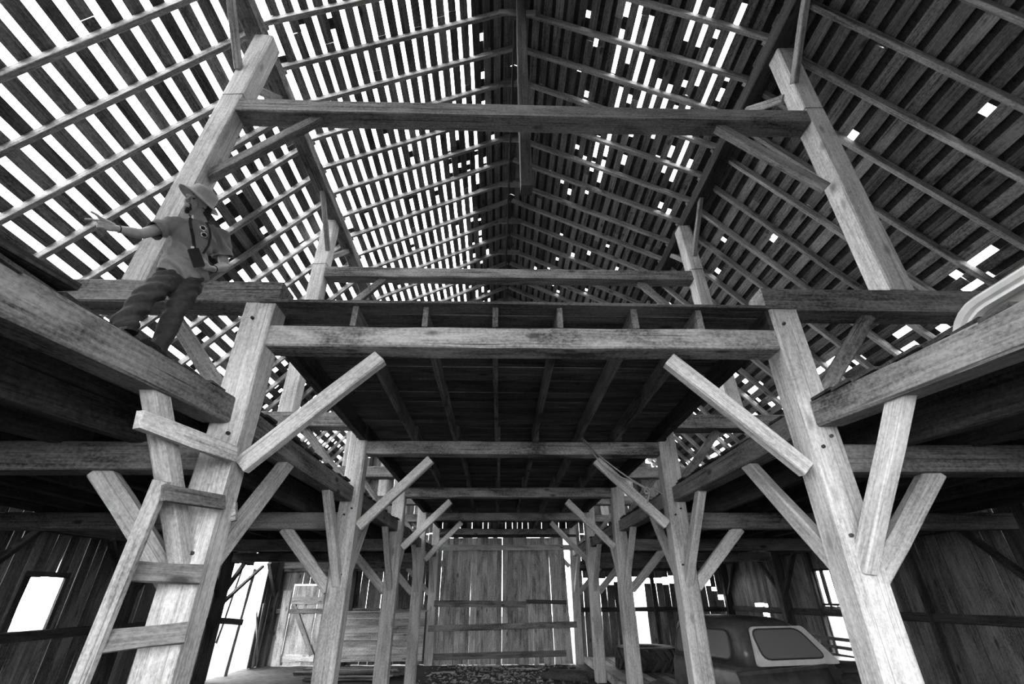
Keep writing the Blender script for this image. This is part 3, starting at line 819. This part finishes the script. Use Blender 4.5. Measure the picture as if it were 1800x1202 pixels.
# sheet-metal panel leaning against the cab
pl = bpy.data.objects.new('metal_panel', None); link(pl, None, TM @ Matrix.Translation((.5, -.25, 0)))
tag(pl, 'dark sheet metal panel leaning against the pickup door', 'metal panel')
vs, fs = [], []
for i in range(9):
    for j in range(7):
        u_, v_ = i / 8, j / 6
        z = .02 + v_ * (1.05 + .06 * u_)
        vs.append((-.25 + 1.55 * u_, -.42 + .32 * v_ - .03 * math.sin(u_ * math.pi), z))
for i in range(8):
    for j in range(6):
        a = i * 7 + j; fs.append((a, a + 7, a + 8, a + 1))
o = mesh_obj('sheet', vs, fs, PAINT, pl, TM, smooth=True)
sm = o.modifiers.new('thickness', 'SOLIDIFY'); sm.thickness = .02
mesh_obj('rolled_edge', *(lambda pts: ([p for q in pts for p in q], [(i * 4 + j, i * 4 + (j + 1) % 4, i * 4 + 4 + (j + 1) % 4, i * 4 + 4 + j) for i in range(len(pts) - 1) for j in range(4)]))([[(-.25 + 1.55 * u_ + 0, -.10 - .03 * math.sin(u_ * math.pi) + dy, 1.07 + .06 * u_ + dz) for dy, dz in ((-.02, -.02), (.02, -.02), (.02, .025), (-.02, .025))] for u_ in [i / 8 for i in range(9)]]), PAINT, pl, TM)
for q in range(4):
    mesh_obj('louvre', [(1.36, -.2 - .03 * q, .93 - q * .09), (1.56, -.2 - .03 * q, .93 - q * .09), (1.56, -.17 - .03 * q, .96 - q * .09), (1.36, -.17 - .03 * q, .96 - q * .09), (1.36, -.16 - .03 * q, .93 - q * .09), (1.56, -.16 - .03 * q, .93 - q * .09)], [(0, 1, 2, 3), (4, 3, 2, 5), (0, 4, 5, 1), (0, 3, 4), (1, 5, 2)], GATE, pl, TM)
# ------------------------------------------------------------------ the man on the mow edge
SKIN = plain('skin', .30, .55, 0, .10, 30, .05)
SHIRT = plain('grey_tshirt_cloth', .20, .9, 0, .10, 25, .15)
JEANS = plain('dark_trouser_cloth', .028, .9, 0, .3, 40, .3)
HAIR = plain('dark_hair', .02, .7, 0, .4, 60, .6)
FELT = plain('pale_felt_hat', .42, .9, 0, .15, 20, .1)
BLACK = plain('black_plastic', .012, .6, 0, .2, 20, 0, .12)
LEATH = plain('dark_shoe_leather', .02, .9, 0, .3, 20, .2, .1)
FV = Vector((.642, -.767, 0)); UR = Vector((.767, .642, 0)); UP = Vector((0, 0, 1))
MAN_D = 4.24
def pt(px, py, dep=0.):                          # photo pixel -> point on the upright plane through the man, DEP metres nearer
    r = ray(px, py); rv = Vector((r[0], r[1], r[2]))
    c0 = Vector((CX, 0, 0)) - FV * (MAN_D - dep)
    s = (c0 - Vector((CX, 0, 0))).dot(FV) / rv.dot(FV)
    return Vector((CX, 0, 0)) + rv * s
def capsule(bm, p0, p1, r0, r1, seg=14, cap=4):
    p0 = Vector(p0); p1 = Vector(p1); ax = p1 - p0; L = ax.length
    if L < 1e-6: ax = Vector((0, 0, 1)); L = 1e-6
    ax.normalize(); n = ax.orthogonal().normalized(); b = ax.cross(n)
    prof = [(-r0 * math.cos(math.pi / 2 * i / cap), r0 * math.sin(math.pi / 2 * i / cap)) for i in range(1, cap + 1)]
    prof += [(L + r1 * math.sin(math.pi / 2 * i / cap), r1 * math.cos(math.pi / 2 * i / cap)) for i in range(0, cap)]
    rings = []
    for (h_, r) in prof:
        rings.append([bm.verts.new(p0 + ax * h_ + (n * math.cos(2 * math.pi * q / seg) + b * math.sin(2 * math.pi * q / seg)) * r) for q in range(seg)])
    e0 = bm.verts.new(p0 - ax * r0); e1 = bm.verts.new(p1 + ax * r1)
    for i in range(len(rings) - 1):
        for q in range(seg):
            bm.faces.new((rings[i][q], rings[i][(q + 1) % seg], rings[i + 1][(q + 1) % seg], rings[i + 1][q]))
    for q in range(seg):
        bm.faces.new((e0, rings[0][(q + 1) % seg], rings[0][q])); bm.faces.new((e1, rings[-1][q], rings[-1][(q + 1) % seg]))
def ellipsoid(bm, c, ax, radii, seg=20, rows=12):
    c = Vector(c); X, Y, Z = [Vector(a) for a in ax]
    rows_ = []
    for i in range(1, rows):
        t = math.pi * i / rows
        rows_.append([bm.verts.new(c + X * (radii[0] * math.sin(t) * math.cos(2 * math.pi * q / seg)) + Y * (radii[1] * math.sin(t) * math.sin(2 * math.pi * q / seg)) + Z * (radii[2] * math.cos(t))) for q in range(seg)])
    a = bm.verts.new(c + Z * radii[2]); b = bm.verts.new(c - Z * radii[2])
    for i in range(len(rows_) - 1):
        for q in range(seg):
            bm.faces.new((rows_[i][q], rows_[i + 1][q], rows_[i + 1][(q + 1) % seg], rows_[i][(q + 1) % seg]))
    for q in range(seg):
        bm.faces.new((a, rows_[0][q], rows_[0][(q + 1) % seg])); bm.faces.new((b, rows_[-1][(q + 1) % seg], rows_[-1][q]))
def blob(name, build, voxel, mat, parent, smooth=4, folds=None, cut=None):
    """one continuous surface round everything BUILD adds"""
    bm = bmesh.new(); build(bm)
    me = bpy.data.meshes.new(name); bm.to_mesh(me); bm.free()
    o = bpy.data.objects.new(name, me); COL.objects.link(o)
    md = o.modifiers.new('skin', 'REMESH'); md.mode = 'VOXEL'; md.voxel_size = voxel; md.use_smooth_shade = True
    if smooth:
        ms = o.modifiers.new('even', 'SMOOTH'); ms.iterations = smooth; ms.factor = .5
    dg = bpy.context.evaluated_depsgraph_get()
    me2 = bpy.data.meshes.new_from_object(o.evaluated_get(dg), depsgraph=dg)
    bpy.data.objects.remove(o)
    c = Vector((0, 0, 0))
    for v in me2.vertices: c += v.co
    c /= max(1, len(me2.vertices))
    if folds:
        nr = [v.normal.copy() for v in me2.vertices]
        for v, n in zip(me2.vertices, nr): v.co += n * folds(v.co)
    if cut:
        bm = bmesh.new(); bm.from_mesh(me2)
        bmesh.ops.delete(bm, geom=[v for v in bm.verts if cut(v.co)], context='VERTS')
        bm.to_mesh(me2); bm.free()
    for v in me2.vertices: v.co -= c
    me2.name = name
    me2.polygons.foreach_set('use_smooth', [True] * len(me2.polygons))
    me2.materials.clear(); me2.materials.append(mat); me2.update()
    return link(bpy.data.objects.new(name, me2), parent, Matrix.Translation(c + Vector((0, 0, CAM_H))))

J = dict(
    hipR=pt(305, 490, .0), hipL=pt(334, 497, .0), pelvis=pt(319, 484, -.01), waist=pt(325, 458, .0), chest=pt(341, 424, -.01),
    neck=pt(352, 397, -.02), nape=pt(352, 384, -.02), shR=pt(303, 396, .02), shL=pt(387, 412, -.05),
    elR=pt(249, 411, .10), wrR=pt(206, 402, .16), elL=pt(394, 468, -.12), wrL=pt(374, 473, .10))
ankR = on_z(224, 566, 1.735); ankL = on_z(287, 607, 1.765)
ankR = ankR + Vector((-.05, .02, 0)); ankL = ankL + Vector((-.04, .02, 0))
kneeR = (J['hipR'] + ankR) / 2 + FV * .10 - UR * .02
kneeL = (J['hipL'] + ankL) / 2 + FV * .10 - UR * .01
# head: turned to his right and a little down
HC = pt(347, 359, .02)
hf = (FV * .62 - UR * .76 - UP * .24).normalized()
hu = (UP * 1.0 + UR * .16 + FV * .22); hu = (hu - hf * hu.dot(hf)).normalized()
hl = hu.cross(hf)                                # towards his left ear
def hp(f_, l_, u_): return HC + hf * f_ + hl * l_ + hu * u_
man = root('person', tuple((ankR + ankL) / 2 + Vector((0, 0, -.1))), 'man in pale brimmed hat and grey t-shirt pointing with outstretched arm', 'person')
# hands
dR = (J['wrR'] - J['elR']).normalized()
palmR = J['wrR'] + dR * .075
def finger(bm, pts, r0, r1):
    for i in range(len(pts) - 1):
        t0 = i / (len(pts) - 1); t1 = (i + 1) / (len(pts) - 1)
        capsule(bm, pts[i], pts[i + 1], r0 + (r1 - r0) * t0, r0 + (r1 - r0) * t1, 10, 3)
def build_body(bm):
    # head and face
    ellipsoid(bm, hp(-.012, 0, .03), (hf, hl, hu), (.098, .077, .105))
    ellipsoid(bm, hp(.025, 0, -.045), (hf, hl, hu), (.066, .058, .075))
    capsule(bm, hp(.058, 0, -.092), hp(.062, 0, -.098), .026, .024)            # chin
    capsule(bm, hp(.084, 0, .022), hp(.108, 0, -.022), .010, .016)             # nose
    capsule(bm, hp(.098, .012, -.024), hp(.098, -.012, -.024), .011, .011)
    capsule(bm, hp(.080, .036, .036), hp(.086, -.036, .036), .014, .014)       # brow
    for s in (-1, 1):
        capsule(bm, hp(.062, s * .045, -.018), hp(.052, s * .05, -.04), .024, .02)   # cheeks
        ellipsoid(bm, hp(-.012, s * .08, -.002), (hf, hl, hu), (.018, .009, .031), 12, 8)
    capsule(bm, hp(.084, .018, -.053), hp(.084, -.018, -.053), .009, .009)     # lips
    capsule(bm, hp(.082, .014, -.066), hp(.082, -.014, -.066), .010, .010)
    # neck and trunk
    capsule(bm, J['neck'], hp(-.02, 0, -.03), .060, .056)
    capsule(bm, J['chest'] - FV * .02, J['neck'], .08, .062)
    capsule(bm, J['pelvis'], J['waist'], .085, .085); capsule(bm, J['waist'], J['chest'] - FV * .02, .085, .085)
    capsule(bm, J['shR'], J['shL'], .045, .045)
    # arms
    capsule(bm, J['shR'], J['elR'], .052, .041)
    m_ = J['elR'] * .62 + J['wrR'] * .38 - UP * .004
    capsule(bm, J['elR'], m_, .041, .041); capsule(bm, m_, J['wrR'], .041, .027)
    capsule(bm, J['shL'], J['elL'], .052, .042)
    m_ = J['elL'] * .62 + J['wrL'] * .38
    capsule(bm, J['elL'], m_, .042, .041); capsule(bm, m_, J['wrL'], .041, .027)
    # legs inside the trousers
    for a, k_, n_ in ((J['hipR'], kneeR, ankR), (J['hipL'], kneeL, ankL)):
        capsule(bm, a, k_, .075, .05); capsule(bm, k_, n_, .05, .036)
    # his right hand: index finger out, thumb up, the others curled
    capsule(bm, J['wrR'], J['wrR'] + dR * .03, .026, .028)
    for (o, r) in ((UP * .028, .014), (UP * .009, .015), (-UP * .010, .014), (-UP * .027, .012)):
        capsule(bm, J['wrR'] + dR * .025 + o * .6, J['wrR'] + dR * .088 + o, .018, r, 10, 3)
    k0 = J['wrR'] + dR * .09
    finger(bm, [k0 + UP * .028, pt(174, 388, .18), pt(163, 386, .19), pt(151, 385, .20)], .0115, .009)
    for (o, q) in ((UP * .009, .0), (-UP * .011, .005), (-UP * .030, .013)):
        a = k0 + o - dR * q
        finger(bm, [a, a + dR * .036 + FV * .010 - UP * .004, a + dR * .032 + FV * .034 - UP * .010, a + dR * .004 + FV * .040 - UP * .008], .0098, .0088)
    th = J['wrR'] + dR * .035 + UP * .024 + FV * .012
    finger(bm, [th, pt(177, 384, .21), pt(170, 377.5, .22), pt(161, 372.5, .22)], .0145, .0098)
    # his left hand: palm up under the telephone, fingers reaching along it
    pl_ = (J['wrL'] + pt(362, 468, .17)) / 2
    for i, o in enumerate((-.03, -.010, .010, .028)):
        a = pt(364, 470, .17) + FV * .0 + (UP * .6 + UR * .8) * o * .8
        capsule(bm, J['wrL'] + (UP * .6 + UR * .8) * o * .35, a, .018, .016, 10, 3)
        e = a + (pt(347, 456 + 1.5 * (i % 2), .22) - pt(364, 470, .17)) * (.95, 1.0, .93, .76)[3 - i]
        finger(bm, [a, a * .5 + e * .5 + FV * .012, e], .0105, .0085)
    a = J['wrL'] + (pt(364, 470, .17) - J['wrL']) * .4
    finger(bm, [a, pt(364, 462, .16), pt(357, 455, .16)], .013, .009)
body = blob('body', build_body, .0042, SKIN, man, 1)
def wr(amp, sx, seed):
    return lambda p: amp * (noise.noise(p * sx + Vector((seed, 0, 0))) + .5 * noise.noise(p * sx * 2.3 + Vector((0, seed, 0))))
def diag(amp, d, fr, seed):
    d = Vector(d)
    return lambda p: amp * math.sin(p.dot(d) * fr + 3 * noise.noise(p * 7 + Vector((seed, 0, 0)))) * (.5 + noise.noise(p * 4 + Vector((0, seed, 3))))
def build_shirt(bm):
    lo = pt(322, 474, .0)
    ax = (UR, FV, UP)
    ellipsoid(bm, J['chest'] + UP * .02, ax, (.185, .125, .17))
    ellipsoid(bm, J['waist'], ax, (.165, .125, .17))
    ellipsoid(bm, J['waist'] - UP * .11 + UR * .02, ax, (.184, .152, .15))
    capsule(bm, J['shR'] + UP * .0, J['neck'] - UP * .015, .072, .072); capsule(bm, J['shL'], J['neck'] - UP * .015, .074, .072)
    capsule(bm, J['shR'], J['shL'], .08, .08)
    capsule(bm, J['shR'], J['shR'] * .3 + J['elR'] * .7, .074, .078)
    capsule(bm, J['shL'], J['shL'] * .22 + J['elL'] * .78, .078, .082)
    capsule(bm, J['neck'] - UP * .03, J['neck'] + UP * .05, .075, .078)
aR = (J['elR'] - J['shR']); aL = (J['elL'] - J['shL'])
hemn = (UP * .92 + UR * .40).normalized(); hem0 = pt(318, 487, .14)
neckn = (J['nape'] - J['chest']).normalized()
def cut_shirt(p):
    if (p - J['shR']).dot(aR) / aR.length_squared > .62 and (p - J['elR']).length < .17: return True
    if (p - J['shL']).dot(aL) / aL.length_squared > .72 and (p - J['elL']).length < .2: return True
    if (p - hem0).dot(hemn) < 0 and (p - J['elL']).length > .16: return True
    return (p - J['neck']).dot((neckn + FV * .25).normalized()) > .028
f1 = diag(.018, (UR * .55 + UP * .85), 70, 2); f2 = wr(.010, 10, 4)
sh_ = blob('t_shirt', build_shirt, .007, SHIRT, man, 5, lambda p: f1(p) + f2(p), cut_shirt)
sh_.modifiers.new('thickness', 'SOLIDIFY').thickness = .004
def build_jeans(bm):
    ax = (UR, FV, UP)
    ellipsoid(bm, J['pelvis'] - UP * .01, ax, (.168, .125, .13))
    for a, k_, n_ in ((J['hipR'], kneeR, ankR), (J['hipL'], kneeL, ankL)):
        capsule(bm, a, k_, .105, .078); capsule(bm, k_, n_ + UP * .0, .078, .07)
f3 = diag(.011, UP * .8 - UR * .6, 72, 8); f4 = wr(.012, 9, 1)
blob('trousers', build_jeans, .008, JEANS, man, 4, lambda p: f3(p) + f4(p))
for nm_, a, d in (('shoe', ankR, (FV * .75 + UR * .35 + UP * .0).normalized()), ('shoe', ankL, (FV * .75 - UR * .55).normalized())):
    b_ = a - UP * .055
    def build_shoe(bm, a=a, b_=b_, d=d):
        capsule(bm, b_ - d * .04, b_ + d * .10, .048, .044); capsule(bm, b_ + d * .06, b_ + d * .17, .046, .036)
        capsule(bm, a + UP * .02, b_ , .045, .05)
    s_ = blob(nm_, build_shoe, .007, LEATH, man, 3)
    w_ = d.cross(UP)
    ov = [(-.085, .03), (-.05, .045), (.04, .045), (.12, .05), (.18, .04), (.205, .015), (.205, -.015), (.18, -.04), (.12, -.05), (.04, -.045), (-.05, -.045), (-.085, -.03)]
    sv = [V(*(b_ + d * f_ + w_ * l_ - UP * .052)) for f_, l_ in ov] + [V(*(b_ + d * f_ + w_ * l_ - UP * .03)) for f_, l_ in ov]
    n_ = len(ov)
    mesh_obj('sole', [v - V(*b_) for v in sv], [tuple(range(n_ - 1, -1, -1)), tuple(range(n_, 2 * n_))] + [(i, (i + 1) % n_, n_ + (i + 1) % n_, n_ + i) for i in range(n_)], BLACK, s_, Matrix.Translation(V(*b_)))
# eyes, beard, hair
for s in (-1, 1):
    def be(bm, s=s): ellipsoid(bm, hp(.078, s * .031, .014), (hf, hl, hu), (.008, .013, .007), 10, 6)
    blob('eye', be, .003, BLACK, man, 0)
def bbeard(bm):
    capsule(bm, hp(.066, 0, -.088), hp(.066, 0, -.108), .027, .022)
    capsule(bm, hp(.083, .022, -.043), hp(.083, -.022, -.043), .007, .007)
    for s in (-1, 1): capsule(bm, hp(.078, s * .026, -.05), hp(.068, s * .028, -.085), .008, .012)
blob('beard', bbeard, .004, HAIR, man, 1)
def bhair(bm):
    ellipsoid(bm, hp(-.045, 0, .02), (hf, hl, hu), (.085, .088, .09))
    for i in range(14):
        t = -1.9 + 3.8 * i / 13
        p = hp(-.055 - .055 * math.cos(t), .085 * math.sin(t), -.045 - .018 * (i % 3))
        capsule(bm, p, p - hu * .02, .022, .018, 10, 3)
blob('hair', bhair, .006, HAIR, man, 1, wr(.008, 40, 3))
# hat
hatu = (UP + UR * .36 + FV * .42).normalized(); hatf = (hf - hatu * hf.dot(hatu)).normalized(); hatl = hatu.cross(hatf)
HB = hp(-.012, 0, .062)
prof = [(.188, -.03), (.175, -.018), (.14, -.002), (.118, .004), (.116, .03), (.108, .075), (.094, .102), (.062, .112), (.0, .106)]
vs, fs = [], []
SEG = 40
for (r, h_) in prof:
    for q in range(SEG):
        t = 2 * math.pi * q / SEG
        wv = (.012 * math.cos(2 * t + .6) - .006 * math.cos(t)) if r > .13 else 0
        cr = -.014 * math.exp(-((math.sin(t)) ** 2) * 6) if h_ > .09 and r > .01 else 0
        vs.append(V(*(HB + hatf * (r * 1.05 * math.cos(t)) + hatl * (r * .93 * math.sin(t)) + hatu * (h_ + wv + cr))))
for i in range(len(prof) - 1):
    for q in range(SEG):
        fs.append((i * SEG + q, i * SEG + (q + 1) % SEG, (i + 1) * SEG + (q + 1) % SEG, (i + 1) * SEG + q))
hat = mesh_obj('hat', [v - V(*HB) for v in vs], fs, FELT, man, Matrix.Translation(V(*HB)), smooth=True)
sd_ = hat.modifiers.new('thickness', 'SOLIDIFY'); sd_.thickness = .004
rod('hat_band', [HB + hatf * (.112 * math.cos(t)) + hatl * (.1 * math.sin(t)) + hatu * .018 for t in [2 * math.pi * i / 32 for i in range(32)]], .008, SHIRT, hat, 6, closed=True)
# lanyard, bracelet, sunglasses on the collar
def ribbon(name, pts, w, parent, mat=BLACK):
    vs, fs = [], []
    for i, p in enumerate(pts):
        t = (pts[min(i + 1, len(pts) - 1)] - pts[max(i - 1, 0)]).normalized()
        sd2 = t.cross(FV).normalized()
        for e, d_ in ((-1, 0), (1, 0), (1, .004), (-1, .004)): vs.append(V(*(p + sd2 * (w / 2 * e) + FV * d_)))
    for i in range(len(pts) - 1):
        for q in range(4): fs.append((i * 4 + q, i * 4 + (q + 1) % 4, i * 4 + 4 + (q + 1) % 4, i * 4 + 4 + q))
    fs += [(3, 2, 1, 0), tuple(len(vs) - 4 + q for q in range(4))]
    c = V(*pts[0])
    return mesh_obj(name, [v - c for v in vs], fs, mat, parent, Matrix.Translation(c))
ribbon('lanyard', [pt(335, 383, .075), pt(334, 390, .13), pt(336, 402, .175), pt(339, 415, .183), pt(341, 430, .188), pt(343, 445, .20)], .024, man)
ribbon('lanyard', [pt(363, 391, .10), pt(368, 402, .14), pt(370, 416, .15), pt(366, 432, .165), pt(357, 446, .18)], .018, man)
def torus_at(name, c, ax, R, r, mat, parent):
    ax = ax.normalized(); n = ax.orthogonal().normalized(); b = ax.cross(n)
    return rod(name, [c + (n * math.cos(t) + b * math.sin(t)) * R for t in [2 * math.pi * i / 20 for i in range(20)]], r, mat, parent, 6, closed=True)
torus_at('bracelet', J['wrR'] - dR * .012, dR, .030, .004, BLACK, man)
torus_at('bracelet', J['wrL'] - (J['wrL'] - J['elL']).normalized() * .02, J['wrL'] - J['elL'], .031, .004, BLACK, man)
sg = root('sunglasses', tuple(pt(358, 408, .14)), 'small sunglasses hung on the collar of the man', 'sunglasses')
CHROME = plain('polished_metal', .8, .15, 1., .05, 5)
for i_, (x_, y_) in enumerate(((357, 401), (359, 413))):
    c = pt(x_, y_, .142)
    torus_at('frame', c, (FV + UR * .2), .022, .004, CHROME, sg)
    def bl(bm, c=c): ellipsoid(bm, c, ((FV + UR * .2).normalized(), UR, UP), (.003, .019, .019), 12, 6)
    blob('lens', bl, .003, BLACK, sg, 0)
rod('bridge', [pt(357.5, 405.5, .144), pt(358.5, 408.5, .144)], .003, CHROME, sg, 6)
# telephone in his left hand
ph = root('mobile_phone', tuple(pt(346, 452, .21)), 'black phone in a case held in the hand of the man', 'phone')
pc = pt(345, 453, .255); pu = (UP * .75 - UR * .55 + FV * .2).normalized(); pr_ = (UR * .72 + UP * .55 + FV * .1); pr_ = (pr_ - pu * pr_.dot(pu)).normalized(); pn = pu.cross(pr_)
def slab(name, c, hw, hh, ht, mat, parent):
    vs = [V(*(c + pr_ * (hw * a) + pu * (hh * b) + pn * (ht * d))) - V(*c) for d in (-1, 1) for (a, b) in ((-.85, -1), (.85, -1), (1, -.92), (1, .92), (.85, 1), (-.85, 1), (-1, .92), (-1, -.92))]
    return mesh_obj(name, vs, [tuple(range(7, -1, -1)), tuple(range(8, 16))] + [(i, (i + 1) % 8, 8 + (i + 1) % 8, 8 + i) for i in range(8)], mat, parent, Matrix.Translation(V(*c)))
slab('case', pc, .041, .078, .008, BLACK, ph)
slab('clip', pc + pu * .082, .012, .014, .006, CHROME, ph)
